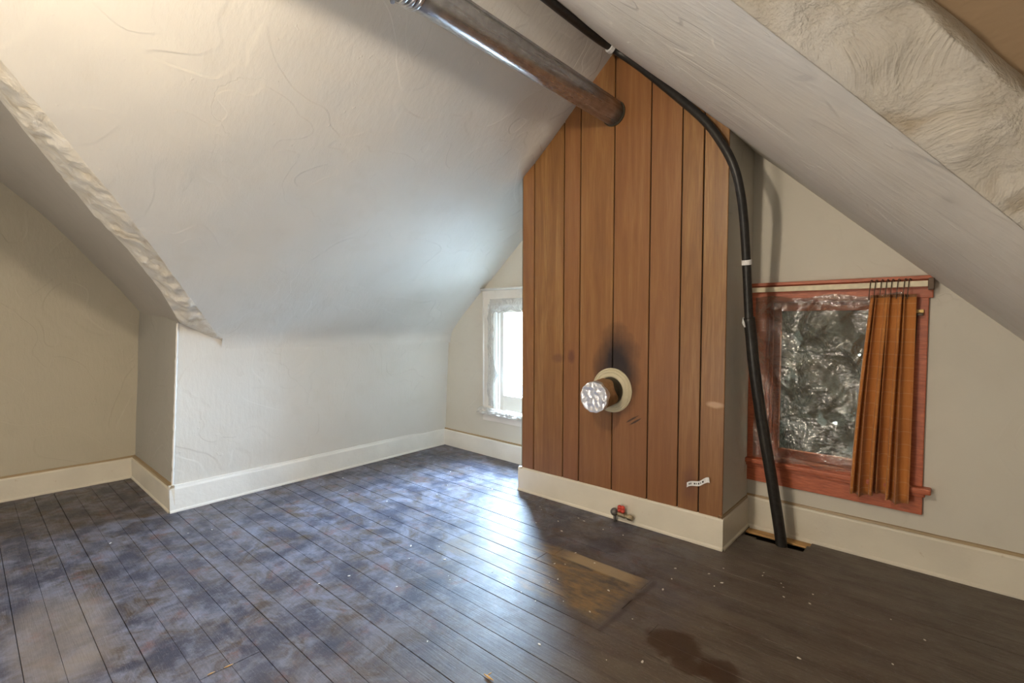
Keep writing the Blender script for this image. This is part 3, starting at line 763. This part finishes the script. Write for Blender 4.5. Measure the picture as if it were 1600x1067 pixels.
# ------------------------------------------------------------------ black conduit
con = empty('black_conduit', label='long black conduit curving from the ridge down beside the red window', cat='conduit')
up = [(-1.63, -.4, 3.005), (-1.63, .8, 3.00), (-1.632, 1.6, 3.00), (-1.635, 2.2, 3.005), (-1.635, 2.6, 3.012), (-1.60, 2.78, 2.995), (-1.46, 2.825, 2.865), (-1.25, 2.822, 2.645), (-1.06, 2.812, 2.435), (-.955, 2.805, 2.275), (-.893, 2.81, 2.14), (-.868, 2.84, 2.01), (-.862, 2.89, 1.87), (-.862, 2.95, 1.65), (-.860, 3.0, 1.39), (-.856, 3.01, 1.30)]
lo = [(-.857, 3.005, 1.33), (-.848, 3.03, 1.20), (-.836, 3.045, 1.05), (-.802, 3.08, .759), (-.75, 3.12, .403), (-.712, 3.148, .13), (-.690, 3.162, -.05)]
tube('upper_hose', smoothpath(up, 8), .0235, M_BLACK, con)
tube('lower_pipe', smoothpath(lo, 6), .031, M_BLACK, con)
def clip(c, t, r, n):
    c = Vector(c); t = Vector(t).normalized()
    bm = bmesh.new(); addtube(bm, [c - t * .014, c - t * .0135, c + t * .0135, c + t * .014], [r * .9, r, r, r * .9], 16)
    return bmobj(n, bm, M_WHITE, con, label='white clip band')
clip((-.861, 2.955, 1.64), (0, -.2, 1), .027, 'clip_band')
clip((-1.62, 2.735, 3.002), (.06, .3, -.06), .030, 'clip_band')
bm = bmesh.new(); addbox(bm, -1.67, -1.60, 2.70, 2.76, 3.018, 3.03, IDM, .003); bmobj('clip_strap', bm, M_WHITE, con)
tube('tape_scrap', [(-.885, 3.0, 1.33), (-.882, 2.99, 1.30), (-.872, 2.985, 1.275)], [.004, .008, .004], M_WHITE, con, 6)
tube('end_screw', [(-.695, 3.135, .045), (-.695, 3.128, .045)], .007, M_FOIL, con, 8)

# ------------------------------------------------------------------ gas valve on the chimney baseboard
vx, vy = -1.60, 2.815
val = empty('gas_valve', label='small gas valve with a red handle on the chimney baseboard', cat='valve')
tube('riser', [(vx, vy, -.01), (vx, vy, .055)], .009, M_IRON, val, 12)
bm = bmesh.new(); bmesh.ops.create_uvsphere(bm, u_segments=18, v_segments=12, radius=.026, matrix=Matrix.Translation((vx, vy - .004, .064))); bmobj('elbow', bm, M_IRON, val, smooth=True)
tube('body', [(vx, vy, .062), (vx + .03, vy, .060), (vx + .032, vy, .058), (vx + .075, vy, .055), (vx + .077, vy, .055), (vx + .115, vy, .052)], [.014, .014, .018, .018, .013, .013], M_BRASS, val, 8, smooth=False)
tube('outlet_nut', [(vx + .095, vy, .053), (vx + .128, vy, .051)], .0175, M_BRASS, val, 6, smooth=False)
tube('stem', [(vx + .055, vy, .060), (vx + .052, vy - .004, .092)], .006, M_BRASS, val, 8)
bm = bmesh.new()
for k in range(4):
    a = math.pi / 4 + k * math.pi / 2
    bmesh.ops.create_uvsphere(bm, u_segments=10, v_segments=8, radius=.0155, matrix=Matrix.Translation((vx + .050 + .015 * math.cos(a), vy - .006, .095 + .013 * math.sin(a))))
addbox(bm, vx + .032, vx + .072, vy - .014, vy + .004, .082, .108, IDM, .004)
bmobj('handle', bm, M_REDKNOB, val, label='red handle', smooth=True)

# ------------------------------------------------------------------ note strip stuck on the panel
nt = empty('paper_strip', label='torn white paper strip stuck low on the wooden panel', cat='note')
def f_tape(u, v):
    x = lerp(-1.143, -1.005, u); z = lerp(.332, .392, u) + .006 * math.sin(u * 9) + (v - .5) * .030
    return (x + .004 * (v - .5) * math.sin(u * 5), CY - .010 - .010 * math.sin(u * 7) ** 2 - .012 * u * u, z)
grid('paper', f_tape, 24, 3, M_WHITE, nt)
mk = bmesh.new()
for u0, u1 in ((.10, .16), (.19, .23), (.33, .38), (.41, .44), (.50, .57), (.62, .65), (.70, .76)):
    q = [mk.verts.new(tuple(Vector(f_tape(u, v)) - Vector((0, .0012, 0)))) for u, v in ((u0, .35), (u1, .30), (u1, .62), (u0, .68))]
    mk.faces.new(q)
bmobj('print', mk, M_DARK, nt, label='blurred black print')

# ------------------------------------------------------------------ flakes and splinters on the floor
random.seed(5)
flakes = [(-1.99, 1.392), (-2.30, 1.15), (-3.12, 2.96), (-3.2, 2.80), (-3.55, 2.9), (-3.45, 2.75), (-2.95, 2.55), (-2.62, 2.72), (-2.85, 2.36), (-1.55, 1.23), (-1.2, 1.52), (-.95, 1.62)]
for _ in range(62):
    flakes.append((random.uniform(-2.2, .0), random.uniform(1.55, 2.75)))
for _ in range(14): flakes.append((random.uniform(-4.6, -2.2), random.uniform(.2, 2.6)))
fm = []
for k in range(5):
    bm = bmesh.new(); n = 6
    r = [random.uniform(.5, 1.2) for _ in range(n)]
    a = [bm.verts.new((r[i] * math.cos(i * 2 * math.pi / n), .55 * r[i] * math.sin(i * 2 * math.pi / n), .18 + random.uniform(0, .25))) for i in range(n)]
    b = [bm.verts.new((q.co.x * .92, q.co.y * .92, 0)) for q in a]
    bm.faces.new(a); bm.faces.new(b[::-1])
    for i in range(n): bm.faces.new((a[i], b[i], b[(i + 1) % n], a[(i + 1) % n]))
    me = bpy.data.meshes.new('paint_flake'); bm.to_mesh(me); bm.free(); me.materials.append(M_FLAKE); fm.append(me)
for x, y in flakes:
    if -2.48 < x < -.9 and y > 2.83: continue
    if x < KX(y) + .05 and y > .9: continue
    if x < -2.25: la, gr = 'tiny white paint chip on the bluish floorboards left of the panel', 'paint chips on the bluish boards at the left'
    elif y > 2.35: la, gr = 'tiny white paint chip on the floor close to the chimney baseboard', 'paint chips along the chimney baseboard'
    elif x > -.9: la, gr = 'tiny white paint chip on the brown boards below the red window', 'paint chips on the brown boards at the right'
    else: la, gr = 'tiny white paint chip around the golden rectangular stain on the floor', 'paint chips around the golden floor stain'
    o = link('paint_flake', random.choice(fm), label=la, cat='paint chip', group=gr)
    s = random.uniform(.004, .0095); o.location = (x, y, .0014); o.scale = (s, s, s * .6); o.rotation_euler = (0, 0, random.uniform(0, 6.3))
sp = empty('wood_splinter', label='pale yellow splinter lifted from a seam nearest the camera', cat='splinter')
for (a, b, r) in (((-1.245, 1.250, .004), (-1.195, 1.248, .006), .004), ((-1.230, 1.252, .005), (-1.226, 1.272, .008), .0022)):
    tube('sliver', [a, vlerp(a, b, .5), b], [r * .4, r, r * .3], M_SPLINT, sp, 6)
sp2 = empty('wood_splinter', label='small yellow splinters along a cross joint in the bluish floorboards', cat='splinter')
for (a, b, r) in (((-1.996, .625, .002), (-1.992, .655, .003), .0025), ((-2.000, .57, .002), (-1.998, .595, .003), .002)):
    tube('sliver', [a, vlerp(a, b, .5), b], [r * .4, r, r * .3], M_SPLINT, sp2, 6)

# nails in the boards
for x, z in ((-1.04, .52), (-.97, .48), (-1.66, 3.0)):
    pass

# ------------------------------------------------------------------ outside
mesh('ground', [(-40, 3.9, -5), (40, 3.9, -5), (40, 80, -5), (-40, 80, -5)], [(0, 1, 2, 3)], M_GROUND, kind='structure')
tree = empty('leafy_tree', label='dark dense tree outside behind the plastic covered window', cat='tree')
random.seed(3)
tv = []; tf = []
for k in range(46000):
    c = Vector((random.uniform(-1.75, 2.6), random.uniform(4.0, 6.6), random.uniform(-2.2, 4.2)))
    s = random.uniform(.06, .12)
    hole = ((c.x + .53 + .16 * (c.y - 3.4)) / .30) ** 2 + ((c.z - .72 + .17 * (c.y - 3.4)) / .34) ** 2
    if hole < 1 and random.random() < .52 * (1.2 - hole): continue
    e1 = Vector((random.gauss(0, 1), random.gauss(0, .5), random.gauss(0, 1))).normalized(); e2 = e1.cross(Vector((random.gauss(0, .6), 1, random.gauss(0, .6)))).normalized()
    n = len(tv); tv += [c - e1 * s, c + e2 * s * .45 + e1 * s * .1, c + e1 * s, c - e2 * s * .45 + e1 * s * .1]; tf.append((n, n + 1, n + 2, n + 3))
mesh('foliage', tv, tf, M_LEAF, tree, kind='stuff')
tube('trunk', [(-.9, 5.4, -5), (-.95, 5.45, -2), (-.9, 5.5, .8)], [.22, .17, .08], M_BARK, tree)
